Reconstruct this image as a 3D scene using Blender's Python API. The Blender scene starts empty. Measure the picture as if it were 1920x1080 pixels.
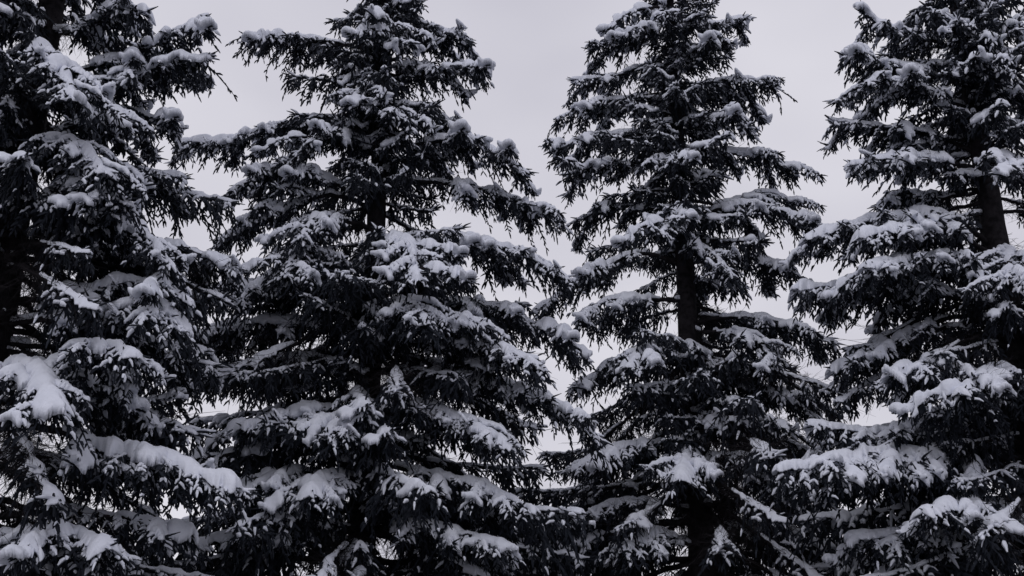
import bpy, math
import numpy as np

# ------------------------------------------------------------------ camera, sky, sun, exposure
scene = bpy.context.scene
COL = scene.collection
PITCH = math.radians(20.0)
FPX = 2000.0                     # focal length in pixels of a 1920 px wide frame
CAMZ = 1.7
cam_d = bpy.data.cameras.new('camera')
cam_d.sensor_width = 36.0
cam_d.lens = 36.0 * FPX / 1920.0
cam_d.clip_end = 3000.0
cam = bpy.data.objects.new('camera', cam_d)
cam.location = (0, 0, CAMZ)
cam.rotation_euler = (math.pi / 2 + PITCH, 0, 0)
COL.objects.link(cam)
scene.camera = cam

SUN_EL, SUN_AZ = math.radians(55), math.radians(200)
world = bpy.data.worlds.new('World')
scene.world = world
world.use_nodes = True
nt = world.node_tree
nt.nodes.clear()
w_out = nt.nodes.new('ShaderNodeOutputWorld')
w_bg = nt.nodes.new('ShaderNodeBackground')
w_tc = nt.nodes.new('ShaderNodeTexCoord')
w_map = nt.nodes.new('ShaderNodeMapping')
w_map.inputs['Scale'].default_value = (1.6, 1.6, 3.2)
w_noise = nt.nodes.new('ShaderNodeTexNoise')
w_noise.inputs['Scale'].default_value = 1.7
w_noise.inputs['Detail'].default_value = 3.0
w_noise.inputs['Roughness'].default_value = 0.45
w_ramp = nt.nodes.new('ShaderNodeValToRGB')
w_ramp.color_ramp.elements[0].position = 0.32
w_ramp.color_ramp.elements[0].color = (0.560, 0.552, 0.628, 1)
w_ramp.color_ramp.elements[1].position = 0.70
w_ramp.color_ramp.elements[1].color = (0.735, 0.725, 0.790, 1)
nt.links.new(w_tc.outputs['Generated'], w_map.inputs['Vector'])
nt.links.new(w_map.outputs['Vector'], w_noise.inputs['Vector'])
nt.links.new(w_noise.outputs['Fac'], w_ramp.inputs['Fac'])
nt.links.new(w_ramp.outputs['Color'], w_bg.inputs['Color'])
w_bg.inputs['Strength'].default_value = 1.0
nt.links.new(w_bg.outputs['Background'], w_out.inputs['Surface'])

sun_d = bpy.data.lights.new('sun', 'SUN')
sun_d.energy = 0.5
sun_d.angle = math.radians(40)
sun_d.color = (1.0, 0.98, 0.97)
sun = bpy.data.objects.new('sun', sun_d)
sun.location = (0, -10, 40)
sun.rotation_euler = (math.pi / 2 - SUN_EL, 0, math.radians(-25))
COL.objects.link(sun)

scene.view_settings.view_transform = 'Standard'
scene.view_settings.look = 'None'
scene.view_settings.exposure = 0.0
scene.view_settings.gamma = 1.0
scene.view_settings.use_curve_mapping = False
scene.cycles.max_bounces = 4
scene.cycles.diffuse_bounces = 3
scene.cycles.glossy_bounces = 1
scene.cycles.use_denoising = True
scene.cycles.denoiser = 'OPENIMAGEDENOISE'
scene.cycles.denoising_input_passes = 'RGB_ALBEDO_NORMAL'

# ------------------------------------------------------------------ materials
def material(name, build):
    m = bpy.data.materials.new(name)
    m.use_nodes = True
    t = m.node_tree
    b = t.nodes['Principled BSDF']
    build(t, b)
    return m

def noise_colour(t, b, scale, c0, c1, detail=4.0, lo=0.35, hi=0.65, coord='Object'):
    tc = t.nodes.new('ShaderNodeTexCoord')
    n = t.nodes.new('ShaderNodeTexNoise')
    n.inputs['Scale'].default_value = scale
    n.inputs['Detail'].default_value = detail
    r = t.nodes.new('ShaderNodeValToRGB')
    r.color_ramp.elements[0].position = lo
    r.color_ramp.elements[0].color = (*c0, 1)
    r.color_ramp.elements[1].position = hi
    r.color_ramp.elements[1].color = (*c1, 1)
    t.links.new(tc.outputs[coord], n.inputs['Vector'])
    t.links.new(n.outputs['Fac'], r.inputs['Fac'])
    t.links.new(r.outputs['Color'], b.inputs['Base Color'])
    return tc, n

def bump(t, b, tc, scale, strength, dist):
    n = t.nodes.new('ShaderNodeTexNoise')
    n.inputs['Scale'].default_value = scale
    n.inputs['Detail'].default_value = 5.0
    bp = t.nodes.new('ShaderNodeBump')
    bp.inputs['Strength'].default_value = strength
    bp.inputs['Distance'].default_value = dist
    t.links.new(tc.outputs['Object'], n.inputs['Vector'])
    t.links.new(n.outputs['Fac'], bp.inputs['Height'])
    t.links.new(bp.outputs['Normal'], b.inputs['Normal'])

def b_needles(t, b):
    noise_colour(t, b, 2.2, (0.009, 0.011, 0.017), (0.020, 0.024, 0.034))
    b.inputs['Roughness'].default_value = 0.75
    b.inputs['Specular IOR Level'].default_value = 0.15

def b_bark(t, b):
    tc, _ = noise_colour(t, b, 9.0, (0.011, 0.010, 0.012), (0.030, 0.027, 0.031), detail=8)
    b.inputs['Roughness'].default_value = 0.9
    b.inputs['Specular IOR Level'].default_value = 0.1
    bump(t, b, tc, 30.0, 0.8, 0.02)

def b_snow(t, b):
    tc, _ = noise_colour(t, b, 3.0, (0.68, 0.705, 0.79), (0.74, 0.765, 0.85))
    b.inputs['Roughness'].default_value = 0.85
    b.inputs['Specular IOR Level'].default_value = 0.1
    bump(t, b, tc, 22.0, 0.55, 0.02)

def b_ground(t, b):
    tc, _ = noise_colour(t, b, 0.25, (0.06, 0.055, 0.05), (0.30, 0.31, 0.33), detail=8)  # unseen ground, made dark so little light bounces up under the boughs
    b.inputs['Roughness'].default_value = 0.9
    bump(t, b, tc, 3.0, 0.6, 0.1)

M_GROUND = material('dark_unseen_ground', b_ground)
M_NEEDLE = material('spruce_needles', b_needles)
M_BARK = material('spruce_bark', b_bark)
M_SNOW = material('fresh_snow', b_snow)

# ------------------------------------------------------------------ mesh helpers
UP = np.array([0.0, 0.0, 1.0])

def norm(v):
    return v / np.maximum(np.linalg.norm(v, axis=-1, keepdims=True), 1e-9)

class Geo:
    """collects vertex and face arrays (tris and quads) for one mesh"""
    def __init__(self):
        self.v, self.t, self.q, self.n = [], [], [], 0
    def add(self, v, tris=None, quads=None):
        if len(v) == 0:
            return
        self.v.append(np.asarray(v, dtype=np.float64))
        if tris is not None and len(tris):
            self.t.append(np.asarray(tris) + self.n)
        if quads is not None and len(quads):
            self.q.append(np.asarray(quads) + self.n)
        self.n += len(v)
    def mesh(self, name, mat, smooth=False):
        me = bpy.data.meshes.new(name)
        v = np.concatenate(self.v) if self.v else np.zeros((0, 3))
        t = np.concatenate(self.t) if self.t else np.zeros((0, 3), int)
        q = np.concatenate(self.q) if self.q else np.zeros((0, 4), int)
        loops = np.concatenate([t.ravel(), q.ravel()]).astype(np.int32)
        starts = np.concatenate([np.arange(len(t)) * 3, len(t) * 3 + np.arange(len(q)) * 4]).astype(np.int32)
        me.vertices.add(len(v))
        me.vertices.foreach_set('co', v.astype(np.float32).ravel())
        me.loops.add(len(loops))
        me.loops.foreach_set('vertex_index', loops)
        me.polygons.add(len(starts))
        me.polygons.foreach_set('loop_start', starts)
        me.polygons.foreach_set('use_smooth', np.full(len(starts), smooth, dtype=bool))
        me.materials.append(mat)
        me.update(calc_edges=True)
        return me

def tubes(geo, P, R, S):
    """N polylines of K points with radii R, S sides"""
    N, K, _ = P.shape
    if N == 0:
        return
    T = np.empty_like(P)
    T[:, 1:-1] = P[:, 2:] - P[:, :-2]
    T[:, 0] = P[:, 1] - P[:, 0]
    T[:, -1] = P[:, -1] - P[:, -2]
    T = norm(T)
    ref = np.where(np.abs(T[:, :1, 2:3]) > 0.85, np.array([[[1.0, 0.13, 0.0]]]), np.array([[[0.0, 0.0, 1.0]]]))
    A = norm(np.cross(T, np.broadcast_to(ref, T.shape)))
    B = np.cross(T, A)
    ang = np.arange(S) / S * 2 * np.pi + 0.4
    V = P[:, :, None] + R[:, :, None, None] * (np.cos(ang)[None, None, :, None] * A[:, :, None] + np.sin(ang)[None, None, :, None] * B[:, :, None])
    idx = np.arange(N * K * S).reshape(N, K, S)
    nx = np.roll(idx, -1, axis=2)
    q = np.stack([idx[:, :-1], nx[:, :-1], nx[:, 1:], idx[:, 1:]], axis=-1).reshape(-1, 4)
    geo.add(V.reshape(-1, 3), quads=q)

def spikes(geo, P, D, ln, wd, rng, n, kfrac):
    """n needle blades for each shoot: P start, D vector, scattered along it"""
    N = len(P)
    if N == 0 or n == 0:
        return
    t = (np.arange(n)[None] + rng.random((N, n))) / n * kfrac + (1 - kfrac)
    base = P[:, None] + D[:, None] * t[..., None]
    dn = norm(D)[:, None]
    r = rng.normal(size=(N, n, 3))
    r = norm(r - (r * dn).sum(-1, keepdims=True) * dn)
    tip = base + (r * 0.72 + dn * 0.69) * (ln * (0.7 + 0.6 * rng.random((N, n, 1))))
    sd = norm(np.cross(r, np.broadcast_to(dn, r.shape))) * wd
    V = np.stack([base - sd, base + sd, tip], axis=2).reshape(-1, 3)
    geo.add(V, tris=np.arange(len(V)).reshape(-1, 3))

def resample(pts, n):
    """smooth curve through control points (Catmull-Rom), n points evenly by length"""
    p = np.asarray(pts, float)
    if len(p) == 2:
        p = np.stack([p[0], (p[0] + p[1]) / 2, p[1]])
    e = np.concatenate([[2 * p[0] - p[1]], p, [2 * p[-1] - p[-2]]])
    out = []
    for i in range(len(p) - 1):
        a, b, c, d = e[i:i + 4]
        t = np.linspace(0, 1, 24, endpoint=False)[:, None]
        out.append(0.5 * (2 * b + (c - a) * t + (2 * a - 5 * b + 4 * c - d) * t ** 2 + (3 * b - a - 3 * c + d) * t ** 3))
    out = np.concatenate(out + [p[-1:]])
    s = np.concatenate([[0], np.cumsum(np.linalg.norm(np.diff(out, axis=0), axis=1))])
    g = np.linspace(0, s[-1], n)
    return np.stack([np.interp(g, s, out[:, k]) for k in range(3)], axis=1), s[-1]

# ------------------------------------------------------------------ snow lying on a bough
CELL = 0.026

def dil(m):
    r = m.copy()
    r[1:] |= m[:-1]; r[:-1] |= m[1:]; r[:, 1:] |= m[:, :-1]; r[:, :-1] |= m[:, 1:]
    return r

def ero(m):
    return ~dil(~m)

def wsmooth(Z, m):
    w = m.astype(float)
    zs, ws = Z * w * 2, w * 2
    for ax in (0, 1):
        for sh in (1, -1):
            zs += np.roll(Z * w, sh, ax); ws += np.roll(w, sh, ax)
    return np.where(ws > 0, zs / np.maximum(ws, 1e-9), Z)

def wave(x, y, wv):
    return sum(np.sin((x * c + y * q) + ph) for c, q, ph in wv) / len(wv) ** 0.5

def snow_sheet(geo, pts, wv, rng, amount, thick):
    lo = pts[:, :2].min(0) - 0.2
    hi = pts[:, :2].max(0) + 0.2
    nx, ny = np.ceil((hi - lo) / CELL).astype(int) + 1
    ij = ((pts[:, :2] - lo) / CELL).astype(int)
    Z = np.full((nx, ny), -1e6)
    np.maximum.at(Z, (ij[:, 0], ij[:, 1]), pts[:, 2])
    m = Z > -1e5
    gx, gy = np.meshgrid(np.arange(nx) * CELL, np.arange(ny) * CELL, indexing='ij')
    nz = wave((gx + lo[0]), (gy + lo[1]), wv)
    # spread to neighbouring cells
    for step in range(2):
        g = dil(m)
        if step == 1:
            g &= (nz + 0.5 * rng.random((nx, ny))) > 1.0
        new = g & ~m
        zn = wsmooth(np.where(m, Z, 0), m)
        Z = np.where(new, zn, Z)
        m = g
    # close the gaps between shoots into pillows where the snow is deep
    c1 = ero(dil(m))
    c2 = ero(ero(dil(dil(m))))
    new = ((c1 & (nz > -0.3)) | (c2 & (nz > 0.25))) & ~m & (amount > 0.3)
    if new.any():
        Zf = np.where(m, Z, 0); mm = m.copy()
        for _ in range(4):
            zn = wsmooth(Zf, mm)
            g = dil(mm)
            Zf = np.where(g & ~mm, zn, Zf); mm = g
        Z = np.where(new, Zf, Z); m = m | new
    Zb = Z.copy()
    for _ in range(7):
        Zb = wsmooth(Zb, m)
    dist = np.zeros((nx, ny)); e = m.copy()
    RR = 5
    for k in range(RR):
        dist += e
        e = ero(e)
    prof = np.sqrt(np.clip(1 - (1 - np.clip((dist - 0.6) / RR, 0, 1)) ** 2, 0, 1))
    for _ in range(1):
        prof = wsmooth(prof, np.ones_like(m))
    tk = thick * (0.55 + 0.45 * np.clip(nz + 0.3, -0.7, 1.2)) + 0.025
    Zt = Zb + tk * prof
    for _ in range(2):
        Zt = wsmooth(Zt, m)
    Zl = Zb - 0.012
    # quads with all four corners covered, and not torn by a big step
    A, B, C, Dq = (slice(0, -1), slice(0, -1)), (slice(1, None), slice(0, -1)), (slice(1, None), slice(1, None)), (slice(0, -1), slice(1, None))
    ok = m[A] & m[B] & m[C] & m[Dq]
    st = np.stack([Zt[A], Zt[B], Zt[C], Zt[Dq]])
    ok &= (st.max(0) - st.min(0)) < 0.095
    used = np.zeros_like(m)
    for s in (A, B, C, Dq):
        used[s] |= ok
    if not used.any():
        return
    n = int(used.sum())
    idx = np.full((nx, ny), -1); idx[used] = np.arange(n)
    X = lo[0] + (gx[used] + CELL / 2); Y = lo[1] + (gy[used] + CELL / 2)
    jx, jy = rng.normal(size=n) * 0.004, rng.normal(size=n) * 0.004
    top = np.stack([X + jx, Y + jy, Zt[used]], 1)
    bot = np.stack([X + jx, Y + jy, Zl[used]], 1)
    qt = np.stack([idx[A][ok], idx[B][ok], idx[C][ok], idx[Dq][ok]], 1)
    qb = qt[:, ::-1] + n
    # rim faces between top and bottom
    ed = np.concatenate([qt[:, [0, 1]], qt[:, [1, 2]], qt[:, [2, 3]], qt[:, [3, 0]]])
    key = ed[:, 0].astype(np.int64) * (n + 1) + ed[:, 1]
    rev = ed[:, 1].astype(np.int64) * (n + 1) + ed[:, 0]
    rim = ed[~np.isin(key, rev)]
    qr = np.stack([rim[:, 1], rim[:, 0], rim[:, 0] + n, rim[:, 1] + n], 1)
    geo.add(np.concatenate([top, bot]), quads=np.concatenate([qt, qb, qr]))

def snow_rolls(geo, P, D, rng, r, S):
    """a finger of snow lying along the upper side of each shoot"""
    N = len(P)
    if N == 0:
        return
    d = norm(D)
    u = norm(UP - d * d[:, 2:3])
    s0 = 0.10 * rng.random((N, 1)) - 0.10
    s1 = 0.66 + 0.34 * rng.random((N, 1))
    off = 0.012 + 0.010 * rng.random((N, 1))
    line = np.stack([P + D * s0 + u * off * 0.7, P + D * (s0 + s1) / 2 + UP * 0.010 + u * off, P + D * s1 + u * off * 0.8], 1)
    R = np.array([0.90, 0.95, 0.35])[None] * r * (0.7 + 0.6 * rng.random((N, 1)))
    tubes(geo, line, R, S)

def snow_ridge(geo, at, tn, L, f0, rng, amount, thick, fall, rad):
    """snow over the ridge of a bough, its edges running out in fingers along the side twigs"""
    n = max(24, int(L * (1.02 - f0 * 0.8) / 0.020))
    s = np.linspace(f0 * 0.8, 1.02, n)
    x = np.arange(n)
    def rough(period, lo, hi):
        k = max(4, int(n / period) + 2)
        t = x / (n - 1) * (k - 1)
        i = np.clip(t.astype(int), 0, k - 2); f = t - i; f = f * f * (3 - 2 * f)
        v = lo + (hi - lo) * rng.random(k)
        return v[i] * (1 - f) + v[i + 1] * f
    a = np.clip(rough(16, -0.15, 1.15) * 0.7 + rough(6, 0.0, 1.0) * 0.45 + 0.65 * (amount - 0.45), 0.06, 1.25)
    a *= np.clip((1.03 - s) / 0.05, 0.1, 1) ** 0.5 * np.clip((s - f0 * 0.8) / 0.10, 0.25, 1)
    a *= np.clip(1.45 - 1.5 * np.abs(tn(np.clip(s, 0, 1))[:, 2]), 0.15, 1)
    full = (0.06 + 0.20 * amount) * min(1.0, 0.45 + 0.25 * L)
    W, WM = {}, {}
    for sd in (-1, 1):
        fg = 0.55 * rough(3.2, 0.0, 1.0) + 0.25 * rough(2.1, 0.0, 1.0) + 0.35 * rough(8, 0.0, 1.0)
        W[sd] = full * a * (0.28 + 1.05 * fg) + 0.012
        e = W[sd].copy()
        for _ in range(3):
            e = np.maximum(e, np.maximum(np.roll(e, 1), np.roll(e, -1)))
        for _ in range(6):
            e[1:-1] = (e[:-2] + 2 * e[1:-1] + e[2:]) / 4
        WM[sd] = np.maximum(e, W[sd])
    h = np.minimum(thick * (0.30 + 0.75 * a) * rough(11, 0.55, 1.2), 0.95 * full)
    h[0] = h[-1] = 0.0
    for sd in (-1, 1):
        W[sd][[0, -1]] = 0.008
    vs = np.array([-1, -0.93, -0.75, -0.5, -0.25, 0, 0.25, 0.5, 0.75, 0.93, 1.0])
    y = np.where(vs[None] < 0, vs[None] * W[-1][:, None], vs[None] * W[1][:, None])
    sh = s[:, None] + np.abs(y) * 0.75 / L
    base = at(np.clip(sh.ravel(), 0, 1)).reshape(n, len(vs), 3)
    over = np.clip(sh - 1, 0, None) * L
    T = tn(np.clip(sh.ravel(), 0, 1)).reshape(n, len(vs), 3)
    B = norm(np.cross(T, UP))
    base = base + T * over[..., None] + B * y[..., None]
    base[..., 2] += rad * 0.5 + 0.012 - fall * np.abs(y) ** 1.5 * 1.5
    top = base.copy()
    rel = np.where(vs[None] < 0, -y / WM[-1][:, None], y / WM[1][:, None])
    Wy = np.where(vs[None] < 0, W[-1][:, None], W[1][:, None])
    edge = np.clip((Wy - np.abs(y)) / 0.035, 0, 1) ** 0.5
    top[..., 2] += h[:, None] * np.sqrt(np.clip(1 - rel ** 2.2, 0.03, 1)) * edge + 0.010
    top[..., 2] += rng.normal(size=top.shape[:2]) * 0.004
    bs = np.array([0, 3, 5, 7, 10])
    low = base[:, bs].copy(); low[..., 2] -= 0.008
    m = len(vs)
    it = np.arange(n * m).reshape(n, m)
    ib = n * m + np.arange(n * 5).reshape(n, 5)
    q = [np.stack([it[:-1, :-1], it[1:, :-1], it[1:, 1:], it[:-1, 1:]], -1).reshape(-1, 4),
         np.stack([ib[:-1, :-1], ib[:-1, 1:], ib[1:, 1:], ib[1:, :-1]], -1).reshape(-1, 4),
         np.stack([it[:-1, 0], ib[:-1, 0], ib[1:, 0], it[1:, 0]], -1), np.stack([it[:-1, -1], it[1:, -1], ib[1:, -1], ib[:-1, -1]], -1)]
    geo.add(np.concatenate([top.reshape(-1, 3), low.reshape(-1, 3)]), quads=np.concatenate(q))

# ------------------------------------------------------------------ one bough
def make_bough(ctrl, rng, width=0.8, hang=0.45, f0=0.3, snow=0.5, thick=0.10, droop=0.35, rad=None, twigs=26, upturn=1.0, reach=0.43, twig_len=1.0):
    """returns wood, needles, snow Geo for a bough whose axis runs through ctrl"""
    wood, needle, snowg = Geo(), Geo(), Geo()
    sp, L = resample(ctrl, 28)
    sp[1:-1] += rng.normal(size=(26, 3)) * 0.012
    s_ax = np.linspace(0, 1, 28)
    rad = rad or (0.016 + 0.010 * L)
    tubes(wood, sp[None], (rad * (1 - s_ax) ** 0.8 + 0.006)[None], 6)
    tan = norm(np.gradient(sp, axis=0))
    at = lambda s: np.stack([np.interp(s, s_ax, sp[:, k]) for k in range(3)], -1)
    tn = lambda s: norm(np.stack([np.interp(s, s_ax, tan[:, k]) for k in range(3)], -1))

    # side branches
    n = max(8, int(L * (1 - f0) / 0.075))
    s = np.sort(np.clip(f0 + (1 - f0) * (np.arange(n) + rng.random(n)) / n, 0, 0.985))
    u = (s - f0) / (1 - f0)
    side = np.where(np.arange(n) % 2 == 0, 1.0, -1.0)
    ll = width * (np.minimum(1, 0.5 + 1.5 * u) * (1 - u) ** 0.5 + 0.20) * (0.55 + 0.65 * rng.random(n))
    T = tn(s); Bv = norm(np.cross(T, UP)) * side[:, None]
    fa = np.radians(52 + 13 * rng.normal(size=n))
    d0 = norm(T * np.cos(fa)[:, None] + Bv * np.sin(fa)[:, None] + UP * (0.02 + 0.16 * rng.normal(size=n))[:, None])
    K = 6
    t = np.linspace(0, 1, K)
    dr = (0.35 + droop) * (0.55 + 0.9 * rng.random(n))
    lat = at(s)[:, None] + d0[:, None] * (ll[:, None] * t)[..., None]
    lat[..., 2] -= (dr * ll)[:, None] * t ** 1.7
    lat[:, 1:] += rng.normal(size=(n, K - 1, 3)) * 0.014
    tubes(wood, lat[:, :3], 0.007 * (1 - 0.6 * t[:3])[None] * np.ones((n, 1)), 3)
    tubes(needle, lat[:, 1:], np.array([0.008, 0.015, 0.015, 0.014, 0.004])[None] * np.ones((n, 1)), 3)
    # the needle-covered outer end of the main axis
    tubes(needle, sp[None, 14:], np.concatenate([np.full(13, 0.020), [0.006]])[None], 4)

    P, D, KIND, RZ = [], [], [], []          # shoots: start, vector, 0 = upper, 1 = hanging; height of the axis above them
    def shoots_on(line, length, spacing, l0, l1, down, kind, spread=48.0, tmin=0.12, rz=None):
        m = max(3, int(length / spacing))
        tt = np.clip(tmin + (1 - tmin) * (np.arange(m) + rng.random(m)) / m, 0, 0.99)
        kk = np.linspace(0, 1, len(line))
        p = np.stack([np.interp(tt, kk, line[:, k]) for k in range(3)], -1)
        tg = norm(np.gradient(line, axis=0))
        tg = norm(np.stack([np.interp(tt, kk, tg[:, k]) for k in range(3)], -1))
        ref = np.where(np.abs(tg[:, 2:3]) > 0.8, np.array([[rng.normal(), rng.normal(), 0.0]]), UP[None])
        b = norm(np.cross(tg, ref))
        sd = np.where(np.arange(m) % 2 == 0, 1.0, -1.0)[:, None]
        c = np.cross(b, tg)
        roll = rng.normal(size=(m, 1)) * (0.35 if kind == 0 else 1.2)
        o = b * sd * np.cos(roll) + c * np.sin(roll)
        a = np.radians(spread + 12 * rng.normal(size=(m, 1)))
        d = norm(tg * np.cos(a) + o * np.sin(a))
        d[:, 2] -= down * (0.4 + 0.9 * rng.random(m))
        d = norm(d)
        le = (l0 + (l1 - l0) * rng.random((m, 1))) * (1.12 - 0.45 * tt[:, None])
        P.append(p); D.append(d * le); KIND.append(np.full(m, kind)); RZ.append(p[:, 2] if rz is None else np.full(m, rz))
        # the growing tip
        P.append(line[-1:] - tg[-1:] * 0.02); D.append(norm(tg[-1:] + rng.normal(size=(1, 3)) * 0.12) * (l0 + (l1 - l0) * 0.6)); KIND.append(np.array([kind])); RZ.append(line[-1:, 2] if rz is None else np.array([rz]))
    sp_z = at(s)[:, 2]
    for i in range(n):
        shoots_on(lat[i], ll[i], 0.047, 0.08, 0.19, 0.30 + droop * 0.5, 0, rz=sp_z[i])
    shoots_on(sp[int(28 * f0):], L * (1 - f0), 0.07, 0.10, 0.20, -0.05, 0, spread=40)

    # hanging branchlets: the curtain below the bough
    nh = int(L * (1 - f0) * 20 * min(1.3, hang / 0.4))
    if nh:
        pick = rng.random(nh)
        hs = f0 * 0.8 + (1 - f0 * 0.8) * rng.random(nh) * 0.95
        p0 = at(hs)
        li = rng.integers(0, n, nh); lt = rng.random(nh) * 0.75
        pl = np.stack([lat[li, np.minimum((lt * (K - 1)).astype(int), K - 1), k] for k in range(3)], -1)
        p0 = np.where((pick < 0.35)[:, None], p0, pl)
        hl = hang * (0.28 + 0.85 * rng.random(nh) ** 1.3) * (0.55 + 0.45 * np.clip(1.2 - hs, 0, 1))
        Hd = norm(np.stack([rng.normal(size=nh) * 0.32, rng.normal(size=nh) * 0.32, -np.ones(nh)], -1) + tn(hs) * 0.35)
        t5 = np.linspace(0, 1, 4)
        out = norm(np.concatenate([rng.normal(size=(nh, 2)), np.zeros((nh, 1))], 1)) * 0.22
        hb = p0[:, None] + Hd[:, None] * (hl[:, None] * t5)[..., None] + out[:, None] * (hl[:, None] * np.sin(t5 * np.pi))[..., None] * 0.5
        tubes(needle, hb, np.array([0.006, 0.014, 0.013, 0.004])[None] * np.ones((nh, 1)), 3)
        for i in range(nh):
            shoots_on(hb[i], hl[i], 0.062, 0.07, 0.15, 0.35, 1, spread=36)
    # strong young shoots at the end, some standing up
    m = 6
    tp = at(np.full(m, 1.0) - rng.random(m) * 0.10)
    td = norm(tan[-1] + rng.normal(size=(m, 3)) * np.array([0.42, 0.42, 0.30]) + UP * 0.25 * upturn)
    P.append(tp); D.append(td * (0.16 + 0.15 * rng.random((m, 1)))); KIND.append(np.zeros(m)); RZ.append(tp[:, 2])
    P = np.concatenate(P); D = np.concatenate(D); KIND = np.concatenate(KIND); RZ = np.concatenate(RZ)

    # shoot bodies and needle blades
    mid = P + D * 0.55 + UP * 0.012
    poly = np.stack([P, mid, P + D], 1)
    r = np.array([0.010, 0.0175, 0.0065])[None] * (0.85 + 0.4 * rng.random((len(P), 1)))
    tubes(needle, poly, r, 3)
    spikes(needle, P, D, 0.019, 0.0048, rng, 4, 0.95)

    # dead, bare twigs on the inner half
    if twigs:
        ts = 0.03 + (reach - 0.03) * rng.random(twigs)
        d = norm(rng.normal(size=(twigs, 3)) * np.array([1, 1, 0.7]) + tn(ts) * 0.7 - UP * 0.35)
        le = (0.15 + 0.40 * rng.random(twigs)) * min(1.0, L / 2.2) * twig_len
        t5 = np.linspace(0, 1, 5)
        b2 = rng.normal(size=(twigs, 1, 3)) * 0.25
        tw = at(ts)[:, None] + d[:, None] * (le[:, None] * t5)[..., None] + b2 * ((le[:, None] * t5 ** 2)[..., None])
        tubes(wood, tw, np.array([0.0055, 0.0045, 0.0038, 0.003, 0.0015])[None] * np.ones((twigs, 1)), 3)
        k = rng.integers(0, twigs, twigs * 2); a = rng.integers(1, 4, twigs * 2)
        p0 = tw[k, a]
        d2 = norm(d[k] + rng.normal(size=(twigs * 2, 3)) * 0.6)
        l2 = le[k] * (0.25 + 0.3 * rng.random(twigs * 2))
        t3 = np.linspace(0, 1, 3)
        tw2 = p0[:, None] + d2[:, None] * (l2[:, None] * t3)[..., None]
        tw2[:, 1:] += rng.normal(size=(twigs * 2, 2, 3)) * 0.02
        tubes(wood, tw2, np.array([0.0036, 0.0028, 0.0014])[None] * np.ones((twigs * 2, 1)), 3)

    # snow
    up_i = KIND == 0
    q = []
    zs_l = at(s)[:, 2]
    wv = []
    for k in range(7):
        a = rng.random() * 2 * np.pi
        f = 2.2 + 6.5 * rng.random()
        wv.append((f * np.cos(a), f * np.sin(a), rng.random() * 6.3))
    def lies(p, z, j):
        """does snow lie at p, on twigs hanging from an axis at height z"""
        lim = (0.02 + 0.34 * snow) * (0.75 + 0.70 * wave(p[:, 0], p[:, 1], wv) + j * (rng.random(len(p)) - 0.5))
        return (z - p[:, 2]) < np.minimum(lim, 0.19)
    on = (KIND == 0) & lies(P, RZ, 0.5)
    for f in np.linspace(0.0, 0.95, 9):
        q.append(P[on] + D[on] * f + UP * (0.012 + 0.012 * np.sin(f * np.pi)))
    for f in np.linspace(0, 1, 16):
        kk = f * (K - 1); a = min(int(kk), K - 2)
        pl = lat[:, a] * (1 - kk + a) + lat[:, a + 1] * (kk - a) + UP * 0.014
        q.append(pl[lies(pl, zs_l, 0.0)])
    q.append(at(np.linspace(0.03, 1, int(L / 0.008))) + UP * (rad * 0.6))
    snow_ridge(snowg, at, tn, L, f0, rng, snow, thick, 0.35 + droop, rad)
    if snow > 0:
        snow_sheet(snowg, np.concatenate(q), wv, rng, snow, thick)
    steep = np.abs(norm(D)[:, 2])
    patch = 0.5 + 0.5 * wave(P[:, 0] * 1.7, P[:, 1] * 1.7, wv)
    near = (RZ - P[:, 2]) < 0.10 + 0.30 * snow
    pr = np.where(near, 0.30 + 0.52 * snow, 0.02 + 0.10 * snow) * np.clip(0.35 + patch, 0.2, 1.25)
    a = (KIND == 0) & (steep < 0.93) & (rng.random(len(P)) < pr)
    snow_rolls(snowg, P[a], D[a], rng, np.where(near[a], 0.029, 0.021)[:, None], 4)
    b = (KIND == 1) & (steep < 0.95) & (rng.random(len(P)) < (0.01 + 0.09 * snow) * np.clip(0.2 + patch, 0.05, 1.2))
    snow_rolls(snowg, P[b], D[b], rng, 0.019, 3)
    # laterals near the top carry a longer roll
    c = rng.random(n) < 0.12 + 0.35 * snow
    tubes(snowg, lat[c, :4] + UP * 0.020, np.array([0.020, 0.030, 0.026, 0.008])[None] * (0.7 + 0.5 * rng.random((int(c.sum()), 1))), 4)
    return wood, needle, snowg

def empty(name, loc):
    o = bpy.data.objects.new(name, None)
    o.location = loc
    o.empty_display_size = 0.3
    COL.objects.link(o)
    return o

def link(name, me, parent=None):
    o = bpy.data.objects.new(name, me)
    COL.objects.link(o)
    if parent is not None:
        o.parent = parent
    return o

# ------------------------------------------------------------------ ground
def make_ground():
    n = 121
    a = np.linspace(-1, 1, n)
    g = np.sign(a) * (np.abs(a) ** 3) * 600 + a * 40
    x, y = np.meshgrid(g, g + 20, indexing='ij')
    z = (0.10 * np.sin(x * 0.35 + 1) * np.cos(y * 0.28) + 0.05 * np.sin(x * 0.9 + y * 0.7)) * np.exp(-(np.hypot(x, y - 20) / 120) ** 2) - 0.1
    geo = Geo()
    idx = np.arange(n * n).reshape(n, n)
    geo.add(np.stack([x, y, z], -1).reshape(-1, 3), quads=np.stack([idx[:-1, :-1], idx[1:, :-1], idx[1:, 1:], idx[:-1, 1:]], -1).reshape(-1, 4))
    o = link('ground', geo.mesh('ground', M_GROUND, True))
    o['kind'] = 'structure'
    o['label'] = 'unseen ground under the spruces, coloured dark to cut bounce light'
make_ground()

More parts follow.
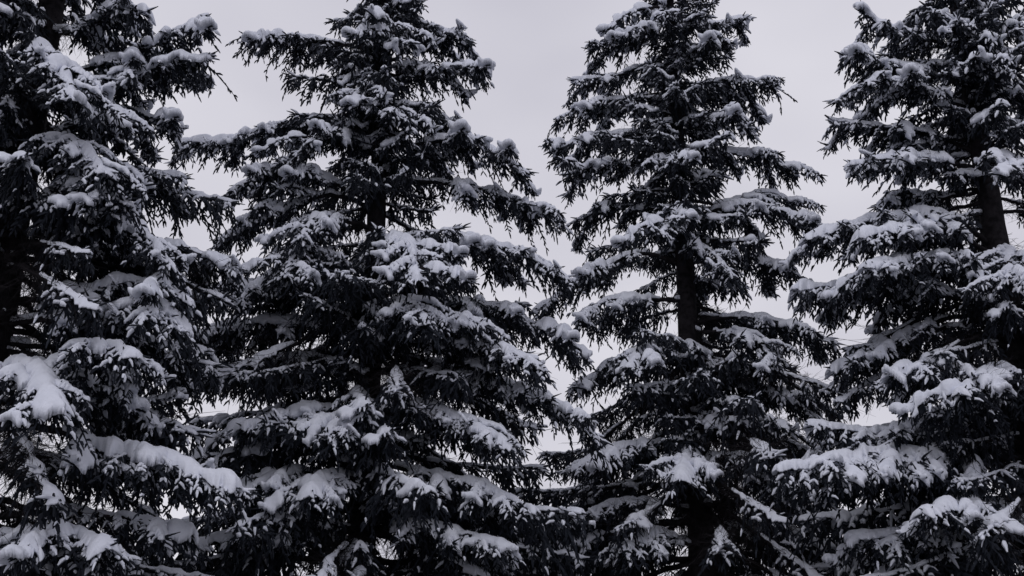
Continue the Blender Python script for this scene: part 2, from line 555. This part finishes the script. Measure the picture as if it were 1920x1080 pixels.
# ------------------------------------------------------------------ bough library for the inner and rear crown
LIB, DEAD, SPRAY = [], [], []
def build_library():
    for L in (0.7, 1.2, 1.8, 2.5, 3.2):
        for v in range(4):
            rng = np.random.default_rng(int(L * 100) + v * 7)
            sag = 0.05 + 0.11 * v / 3
            x = np.linspace(0, L, 5)
            u = x / L
            z = L * (0.10 * u - (sag + 0.12) * u ** 2 + 0.10 * u ** 4)
            y = L * 0.06 * np.sin(u * 3 + v * 2)
            w, nd, sn = make_bough(np.stack([x, y, z], 1), rng, width=0.22 + 0.16 * L, hang=min(0.7, 0.22 + 0.18 * L), f0=0.18 if L < 1.5 else 0.30,
                                   snow=0.02 + 0.19 * (v % 3), thick=0.05 + 0.02 * v, droop=0.25 + 0.12 * v, twigs=int(10 + 10 * L))
            LIB.append((L, w.mesh('branch', M_BARK, True), nd.mesh('foliage', M_NEEDLE), sn.mesh('snow', M_SNOW, True)))
    for v in range(8):
        rng = np.random.default_rng(500 + v)
        L = 0.60 + 0.09 * v
        u = np.linspace(0, 1, 5)
        z = L * (0.12 * u - (0.25 + 0.10 * (v % 3)) * u ** 2)
        w, nd, sn = make_bough(np.stack([u * L, L * 0.10 * np.sin(u * 2.5 + v), z], 1), rng, width=0.26 + 0.03 * (v % 3), hang=0.24 + 0.05 * (v % 2), f0=0.12,
                               snow=0.40 + 0.11 * (v % 4), thick=0.07 + 0.015 * (v % 4), droop=0.45, twigs=0)
        SPRAY.append((L, w.mesh('side_branch', M_BARK, True), nd.mesh('foliage', M_NEEDLE), sn.mesh('snow', M_SNOW, True)))
    for v in range(4):
        rng = np.random.default_rng(900 + v)
        L = 2.6 + 0.3 * v
        u = np.linspace(0, 1, 5)
        z = L * (0.08 * u - 0.30 * u ** 2 + 0.06 * u ** 4)
        w, nd, sn = make_bough(np.stack([u * L, L * 0.08 * np.sin(u * 3 + v), z], 1), rng, width=0.4, hang=0.5, f0=0.72, snow=0.3, thick=0.06,
                               droop=0.6, twigs=170, reach=0.9, twig_len=1.5)
        DEAD.append((L, w.mesh('branch', M_BARK, True), nd.mesh('foliage', M_NEEDLE), sn.mesh('snow', M_SNOW, True)))
build_library()

# ------------------------------------------------------------------ spruces
def ray(px, py):
    a, b = (px - 960) / FPX, (540 - py) / FPX
    return np.array([a, math.cos(PITCH) - b * math.sin(PITCH), math.sin(PITCH) + b * math.cos(PITCH)])

def place(px, py, Y):
    d = ray(px, py)
    return np.array([0, 0, CAMZ]) + d * (Y / d[1])

class Spruce:
    def __init__(self, px, py, Y, H, base_r, label, seed, slope, sprays):
        p = place(px, py, Y)
        self.x, self.y, self.H, self.br, self.slope = p[0], Y, H, base_r, slope
        self.rng = np.random.default_rng(seed)
        self.sprays = sprays
        self.root = empty('spruce_tree', (self.x, self.y, 0))
        self.root['label'] = label
        self.root['category'] = 'spruce tree'
        self.root['group'] = 'snow laden spruces in a row'
        self.trunk()
    def radius(self, z):
        return self.br * max(0.0, 1 - z / self.H) ** 0.75 + 0.012
    def trunk(self):
        K, S = 60, 16
        z = np.linspace(-0.35, self.H, K)
        a = np.arange(S) / S * 2 * np.pi
        r = np.array([self.radius(max(0, q)) for q in z]) * (1 + 0.35 * np.exp(-np.maximum(z, 0) / 0.5))
        rr = r[:, None] * (1 + 0.05 * self.rng.normal(size=(K, S)) + 0.03 * np.sin(a * 5 + 1)[None])
        V = np.stack([rr * np.cos(a), rr * np.sin(a), np.broadcast_to(z[:, None], rr.shape)], -1).reshape(-1, 3)
        idx = np.arange(K * S).reshape(K, S)
        nx = np.roll(idx, -1, 1)
        g = Geo()
        g.add(V, quads=np.stack([idx[:-1], nx[:-1], nx[1:], idx[1:]], -1).reshape(-1, 4))
        link('trunk', g.mesh('trunk', M_BARK, True), self.root)
        # leader at the top
    def crown_r(self, z):
        return min(4.6, self.slope * (self.H - z) + 0.25)
    def hero(self, pix, dY, width=None, hang=0.5, snow=0.55, thick=0.11, f0=0.28, droop=0.35, up=1.0, twigs=26):
        """bough through points seen at pix (first one gives only the height on the trunk), its end dY nearer or farther than the trunk"""
        d = ray(960, pix[0][1])
        z0 = CAMZ + d[2] / d[1] * self.y
        pts = [np.array([self.x, self.y, z0])]
        px = np.array(pix, float)
        seg = np.concatenate([[0], np.cumsum(np.hypot(*np.diff(px, axis=0).T) + 1e-3)])
        for k in range(1, len(px)):
            f = seg[k] / seg[-1]
            f = 0.5 * f + 0.5 * k / (len(px) - 1)
            pts.append(place(px[k, 0], px[k, 1], self.y + dY * f ** 0.9))
        pts = np.array(pts) - np.array([self.x, self.y, 0])
        L = np.linalg.norm(np.diff(pts, axis=0), axis=1).sum()
        w, nd, sn = make_bough(pts, self.rng, width=width or (0.26 + 0.13 * L), hang=hang, f0=f0, snow=snow, thick=thick, droop=droop, twigs=twigs, upturn=up)
        b = link('branch', w.mesh('branch', M_BARK, True), self.root)
        link('foliage', nd.mesh('foliage', M_NEEDLE), b)
        if sn.n:
            link('snow', sn.mesh('snow', M_SNOW, True), b)['kind'] = 'stuff'
        # strong side branches with snow of their own
        sp, _ = resample(pts, 30)
        k = int(L * self.sprays * (0.6 + 0.6 * snow) + self.rng.random())
        sd = 1 if self.rng.random() < 0.5 else -1
        for i in range(k):
            f = 0.34 + 0.58 * (i + self.rng.random()) / k
            j = min(28, int(f * 29))
            t = sp[j + 1] - sp[j - 1]
            sd = -sd
            az = math.atan2(t[1], t[0]) + sd * math.radians(38 + 26 * self.rng.random())
            l_, wm, nm, sm = SPRAY[self.rng.integers(0, len(SPRAY))]
            sc = (0.75 + 0.45 * self.rng.random()) * min(1.0, 0.5 + 0.25 * L) * (1.15 - 0.4 * f)
            o = link('side_branch', wm, self.root)
            o.location = sp[j]
            o.rotation_euler = (self.rng.normal() * 0.12, 0.10 + 0.22 * self.rng.random(), az)
            o.scale = (sc, sc, sc)
            link('foliage', nm, o)
            link('snow', sm, o)['kind'] = 'stuff'
    def lib(self, z, az, want, tilt, dead=False):
        near = sorted(LIB, key=lambda e: abs(e[0] - want))[:4]
        near = DEAD if dead else [e for e in LIB if e[0] == near[0][0]]
        L, wm, nm, sm = near[self.rng.integers(0, len(near))]
        sc = float(np.clip(want / L, 0.75, 1.3))
        b = link('branch', wm, self.root)
        b.location = (0, 0, z)
        b.rotation_euler = (self.rng.normal() * 0.08, -tilt, az)
        b.scale = (sc, sc * (1 if self.rng.random() < 0.5 else 0.93), sc)
        link('foliage', nm, b)
        link('snow', sm, b)['kind'] = 'stuff'
    def fill(self, per_m, frac=(0.45, 0.85), dead=0.3, low=0.6, bare=(), thin=1.0):
        z = 0.7
        az = self.rng.random() * 6.28
        while z < self.H - 0.15:
            R = self.crown_r(z)
            hrel = z / self.H
            tilt = np.radians(-14 + 44 * max(0, hrel - 0.35)) + self.rng.normal() * 0.10
            want = R * (frac[0] + (frac[1] - frac[0]) * self.rng.random())
            if z < 6.0 and self.rng.random() < low:
                want = R * (0.75 + 0.4 * self.rng.random())
            hides = any(a < z < b for a, b in bare) and abs((az + math.pi / 2 + math.pi) % (2 * math.pi) - math.pi) < 1.0
            if not hides:
                self.lib(z, az, want, tilt)
            for k in range(2):
                if z < 8.5 and self.rng.random() < dead:
                    self.lib(z + 0.1 + 0.1 * k, az + 1.1 + 2.2 * k, 3.0 + 0.6 * k, tilt, True)
            az += 2.399963 + self.rng.normal() * 0.25
            z += (1.0 / per_m) * (0.6 + 0.8 * self.rng.random()) * (1.35 if z < 7.5 else 1.0) * (thin if z < 8.0 else 1.0)
        # short boughs on the side towards the camera, hiding the trunk
        z = 1.5
        while z < self.H - 1.5:
            R = self.crown_r(z)
            if not any(a < z < b for a, b in bare):
                self.lib(z, -np.pi / 2 + self.rng.normal() * 0.6, R * (0.28 + 0.35 * self.rng.random()), self.rng.normal() * 0.12 - 0.15)
            z += 0.28 * (0.6 + 0.8 * self.rng.random())
        for k in range(5):
            self.lib(self.H - 0.12 - 0.1 * k, k * 1.3, 0.5, 0.9)
        self.lib(self.H - 0.35, 0, 0.6, 1.45)

T1 = Spruce(20, 450, 16.0, 24.0, 0.34, 'large snowy spruce with bare dead branches low on its trunk', 11, 0.27, 1.2)
T2 = Spruce(704, 450, 20.0, 20.5, 0.30, 'broadest snowy spruce, long boughs reaching out on both sides, beside the slim narrow spruce', 22, 0.31, 1.7)
T3 = Spruce(1281, 450, 22.0, 22.0, 0.30, 'slim narrow snowy spruce with short tiered boughs, standing between two broader spruces', 33, 0.25, 1.35)
T4 = Spruce(1868, 450, 19.0, 20.5, 0.34, 'snowy spruce with bare trunk showing above long, heavily snowed, layered boughs', 44, 0.30, 1.7)

def heroes():
    h = T2.hero
    h([(705, 95), (600, 78), (530, 78), (462, 70)], -0.3, hang=0.75)
    h([(705, 240), (600, 228), (500, 248), (420, 268), (335, 270)], -0.3, hang=0.45, thick=.16, snow=.75, width=.7)
    h([(705, 300), (650, 258), (600, 252), (560, 290)], -1.5, thick=.15, snow=.8)
    h([(700, 380), (600, 335), (520, 315), (440, 355)], -1.2, thick=.15, snow=.8)
    h([(700, 395), (620, 365), (530, 392), (415, 450)], -0.8, thick=.14, snow=.75)
    h([(700, 430), (610, 405), (585, 415), (560, 450)], -2.0, snow=.6)
    h([(700, 520), (610, 478), (560, 468), (535, 520)], -2.2, snow=.55)
    h([(700, 560), (560, 520), (495, 525), (440, 575)], -1.6, thick=.18, snow=.85)
    h([(700, 570), (560, 535), (430, 535), (365, 560)], -0.3, snow=.6)
    h([(695, 640), (560, 605), (450, 608), (345, 640)], -1.0)
    h([(695, 690), (560, 668), (450, 690), (370, 712)], -1.3, snow=.65)
    h([(690, 800), (600, 765), (520, 780), (455, 805)], -2.0, snow=.75, width=.9)
    h([(690, 790), (660, 775), (640, 785), (610, 820)], -2.8, snow=.6)
    h([(690, 915), (590, 888), (520, 892), (445, 930)], -2.2, snow=.7, width=.9)
    h([(690, 1000), (560, 985), (465, 1010)], -1.8, snow=.6)
    h([(715, 20), (770, 38), (820, 58), (882, 78)], 0.0, hang=.5)
    h([(712, 140), (790, 142), (850, 128), (910, 125)], -0.3, hang=.55)
    h([(712, 200), (780, 222), (830, 220), (872, 262)], 0.0)
    h([(710, 280), (800, 268), (890, 268), (940, 298), (985, 325)], -0.5, thick=.16, snow=.75)
    h([(705, 345), (800, 342), (880, 352), (980, 382), (1050, 415)], 0.3, snow=.6, thick=.13)
    h([(705, 445), (800, 458), (880, 455), (980, 478), (1062, 525)], -0.8, snow=.65, thick=.14)
    h([(705, 450), (728, 452), (768, 462), (782, 525)], -2.8, snow=.9, thick=.17)
    h([(700, 520), (800, 558), (900, 572), (1000, 610), (1095, 662)], 0.0, snow=.5, hang=.65)
    h([(700, 580), (740, 568), (775, 572), (800, 610)], -2.8, snow=.5, hang=.6)
    h([(700, 610), (800, 600), (870, 600), (912, 612)], -1.8, snow=.7)
    h([(700, 650), (820, 642), (900, 642), (960, 662), (1018, 695)], -2.0, snow=.75, thick=.14)
    h([(700, 695), (850, 708), (950, 722), (1050, 762), (1122, 825)], -1.2, snow=.7, thick=.15)
    h([(695, 770), (780, 762), (880, 792), (955, 842)], -2.2, snow=.75, thick=.13)
    h([(690, 860), (800, 890), (900, 912), (1000, 960)], -2.0)
    h([(690, 910), (650, 892), (600, 900), (580, 930)], -2.9, snow=.85, thick=.15)
    h([(690, 1000), (760, 985), (860, 1000), (950, 1030)], -2.0, snow=.5)
    h([(715, 60), (716, 40), (730, 42), (738, 92)], -1.2, snow=.75, thick=.13)
    h([(708, 160), (700, 142), (688, 152), (655, 195)], -1.5, snow=.65)
    h([(712, 190), (735, 200), (760, 225)], -1.5, snow=.55)

    h = T3.hero
    h([(1254, 60), (1215, 70), (1160, 76), (1108, 95)], 0.0, hang=.4)
    h([(1257, 118), (1200, 128), (1140, 147), (1078, 152)], 0.0, hang=.45)
    h([(1262, 172), (1200, 182), (1120, 197), (1048, 222)], 0.1, hang=.5)
    h([(1268, 248), (1200, 252), (1110, 258), (1035, 285)], -0.1, hang=.5)
    h([(1272, 308), (1200, 305), (1130, 308), (1063, 328)], -0.6, snow=.65)
    h([(1276, 405), (1200, 388), (1140, 392), (1072, 420)], 0.3, snow=.5, hang=.6)
    h([(1272, 315), (1266, 292), (1258, 300)], -1.5, snow=.6)
    h([(1283, 430), (1277, 398), (1262, 402), (1240, 440)], -2.2, snow=.75, thick=.13)
    h([(1283, 500), (1200, 475), (1100, 520), (1003, 585)], -0.4, snow=.6, thick=.13)
    h([(1286, 565), (1200, 560), (1130, 567), (1085, 605)], -1.2, snow=.65)
    h([(1290, 660), (1250, 648), (1210, 655), (1175, 690)], -2.2, snow=.75, thick=.13)
    h([(1292, 690), (1200, 668), (1130, 698), (1068, 735)], -0.2, snow=.65, thick=.16)
    h([(1300, 850), (1230, 832), (1150, 846), (1075, 882)], -1.5, snow=.7)
    h([(1300, 860), (1290, 850), (1275, 900)], -2.6, snow=.85, thick=.15)
    h([(1306, 960), (1220, 942), (1130, 952), (1060, 1000)], -1.0)
    h([(1308, 1030), (1230, 1002), (1165, 1035)], -2.0, snow=.6)
    h([(1254, 60), (1300, 52), (1350, 46), (1400, 36)], -0.2, hang=.35)
    h([(1258, 115), (1310, 92), (1340, 70), (1367, 80)], -1.0, snow=.65)
    h([(1264, 180), (1330, 158), (1400, 150), (1455, 162)], -0.2, hang=.55, snow=.6)
    h([(1268, 250), (1330, 228), (1380, 210), (1402, 240)], -1.0, snow=.65)
    h([(1274, 290), (1350, 288), (1400, 290), (1450, 302), (1490, 322)], 0.1, snow=.6)
    h([(1278, 375), (1360, 382), (1430, 362), (1500, 386)], 0.2, hang=.55)
    h([(1281, 410), (1370, 388), (1420, 385), (1480, 402), (1527, 430)], -1.2, snow=.7, thick=.13)
    h([(1285, 495), (1400, 485), (1470, 502), (1530, 545)], -0.2, hang=.6)
    h([(1289, 605), (1380, 595), (1460, 605), (1565, 645)], -0.3, snow=.6, hang=.7)
    h([(1290, 620), (1370, 625), (1420, 640), (1455, 690)], -1.8, snow=.5, hang=.6)
    h([(1294, 705), (1400, 722), (1460, 735), (1522, 742)], -1.0, snow=.6)
    h([(1297, 765), (1380, 778), (1475, 802)], -1.8, snow=.65)
    h([(1303, 870), (1370, 862), (1420, 880), (1452, 930)], -2.0, snow=.65)
    h([(1311, 985), (1400, 988), (1505, 1002)], -1.0)
    h([(1280, 460), (1330, 470), (1370, 520)], -2.0, snow=.5)
    h([(1252, 20), (1232, 20), (1222, 55)], -1.0, snow=.6)

    h = T4.hero
    h([(1795, 95), (1720, 68), (1660, 52), (1613, 22)], -0.2, hang=.4, up=2)
    h([(1808, 170), (1740, 138), (1660, 122), (1583, 105)], -0.3, hang=.5, up=2)
    h([(1812, 210), (1720, 165), (1650, 145), (1625, 160)], -1.2, snow=.7)
    h([(1826, 290), (1740, 252), (1650, 242), (1560, 228)], -0.2, hang=.5, snow=.65, up=2)
    h([(1835, 320), (1760, 302), (1680, 298), (1598, 312)], -1.0, snow=.8, thick=.14, up=2)
    h([(1842, 350), (1760, 366), (1700, 362), (1648, 388)], 0.8, hang=.3)
    h([(1864, 470), (1780, 408), (1680, 412), (1580, 428), (1518, 448)], -0.6, snow=.85, thick=.16)
    h([(1866, 490), (1790, 435), (1700, 430), (1615, 445)], -1.6, snow=.85, thick=.14)
    h([(1870, 535), (1780, 485), (1700, 492), (1625, 505)], -1.8, snow=.75, thick=.13)
    h([(1874, 585), (1750, 548), (1620, 535), (1495, 545)], -0.4, snow=.75, thick=.15, hang=.6)
    h([(1880, 605), (1780, 595), (1680, 642), (1565, 695)], 0.1, snow=.7, thick=.15, f0=.4)
    h([(1884, 700), (1800, 692), (1720, 692), (1672, 705)], -1.6, snow=.75, thick=.14)
    h([(1888, 770), (1760, 785), (1640, 812), (1525, 800)], -0.5, snow=.6)
    h([(1896, 880), (1760, 858), (1650, 866), (1572, 885)], -1.6, snow=.8, thick=.15)
    h([(1894, 860), (1700, 850), (1560, 868), (1465, 885)], -1.9, snow=.75, thick=.14)
    h([(1902, 970), (1820, 945), (1735, 965)], -2.5, snow=.7)
    h([(1905, 1015), (1750, 1005), (1600, 1012)], -1.0)
    h([(1840, 330), (1870, 300), (1895, 300), (1920, 330)], -2.0, snow=.85, thick=.15)
    h([(1800, 110), (1800, 60), (1795, 40)], -1.3, snow=.7, up=3)
    h([(1815, 170), (1825, 120), (1828, 108)], -1.6, snow=.7, up=3)
    h([(1870, 480), (1890, 470), (1890, 530)], -2.0, snow=.7)
    h([(1885, 700), (1870, 690), (1840, 705), (1800, 740)], -2.4, snow=.6)
    h([(1800, 100), (1860, 70), (1915, 30)], -0.5, hang=.4)
    h([(1812, 190), (1870, 180), (1925, 150)], -0.7, hang=.4)

    h = T1.hero
    h([(95, 60), (160, 55), (215, 18), (270, 25)], -0.8, snow=.8, thick=.15)
    h([(88, 150), (220, 115), (300, 78), (385, 35)], 0.0, hang=.85, snow=.65, thick=.13, up=2)
    h([(85, 190), (200, 160), (300, 125), (392, 108)], -0.3, hang=.7, snow=.5)
    h([(85, 190), (60, 110), (95, 105), (145, 190)], -2.3, snow=.9, thick=.17, f0=.35)
    h([(60, 265), (150, 242), (230, 208), (330, 245)], 0.3, snow=.6)
    h([(60, 265), (180, 225), (220, 210), (235, 235)], -1.2, snow=.7)
    h([(50, 330), (110, 275), (150, 275), (195, 325)], -2.0, snow=.9, thick=.17)
    h([(40, 400), (150, 330), (260, 320), (340, 335)], 0.3, snow=.5)
    h([(35, 400), (130, 345), (200, 362), (238, 385)], -1.6, snow=.65)
    h([(20, 480), (150, 425), (230, 418), (280, 450), (325, 505)], -1.2, snow=.75, thick=.13)
    h([(20, 470), (150, 470), (300, 462), (440, 502)], 0.5, snow=.6)
    h([(10, 570), (180, 545), (280, 532), (355, 572)], -1.0, snow=.8, thick=.15)
    h([(5, 610), (180, 590), (290, 570), (335, 625)], -1.3, snow=.65)
    h([(0, 700), (100, 688), (200, 655), (252, 672)], -2.0, snow=.85, thick=.15)
    h([(0, 720), (30, 690), (75, 705), (105, 775)], -2.9, snow=.85, thick=.16)
    h([(-20, 800), (100, 805), (200, 848), (300, 862), (432, 915)], -1.5, snow=.85, thick=.18, f0=.42)
    h([(-30, 860), (100, 860), (250, 880), (380, 900)], 0.2, snow=.3, f0=.45, twigs=60)
    h([(-40, 1010), (60, 1000), (150, 1005), (200, 1030)], -2.0, snow=.7)
    h([(-40, 980), (80, 960), (220, 970), (350, 1000)], -.5, snow=.4, f0=.4, twigs=60)
    h([(-10, 640), (100, 650), (250, 640), (380, 660)], 0.6, snow=.4, f0=.4, twigs=60)
    h([(-20, 760), (100, 745), (240, 760), (340, 740)], 0.4, snow=.3, f0=.5, twigs=70)
    h([(-30, 1050), (80, 1040), (180, 1050)], -1.5, snow=.5)
heroes()
# long lower boughs from neighbouring spruces that reach into each other
def reach(t, py, az, want, tilt=-0.05):
    d = ray(960, py)
    t.lib(CAMZ + d[2] / d[1] * t.y, math.radians(az), want, tilt)
for t, rows in ((T1, ((300, 12, 3.4), (400, 15, 3.4), (480, 25, 3.2), (620, 8, 3.4), (1010, 25, 3.8))),
                (T2, ((590, 165, 3.6), (650, 172, 3.8), (740, 163, 3.7), (850, 175, 3.9), (930, 160, 4.1), (1050, 178, 4.1),
                      (850, 20, 3.6), (920, 12, 3.9), (990, 5, 4.1), (1050, 15, 4.1))),
                (T3, ((830, 160, 3.3), (910, 172, 3.7), (980, 165, 4.1), (1050, 178, 4.1),
                      (800, 25, 3.4), (860, 12, 3.7), (940, 18, 4.1), (1010, 5, 4.1))),
                (T4, ((780, 172, 3.6), (840, 160, 3.9), (930, 172, 4.1), (1020, 165, 4.1)))):
    for py, az, want in rows:
        reach(t, py, az, want)
T1.fill(6.5, (0.3, 0.72), 1.0, 0.3, bare=((1.0, 7.5),), thin=1.5)
T2.fill(9.0, (0.3, 0.8), bare=((10.1, 10.9),))
T3.fill(9.0, (0.3, 0.8), bare=((8.4, 10.6), (3.5, 5.7)))
T4.fill(9.0, (0.3, 0.8), bare=((9.0, 11.4),))
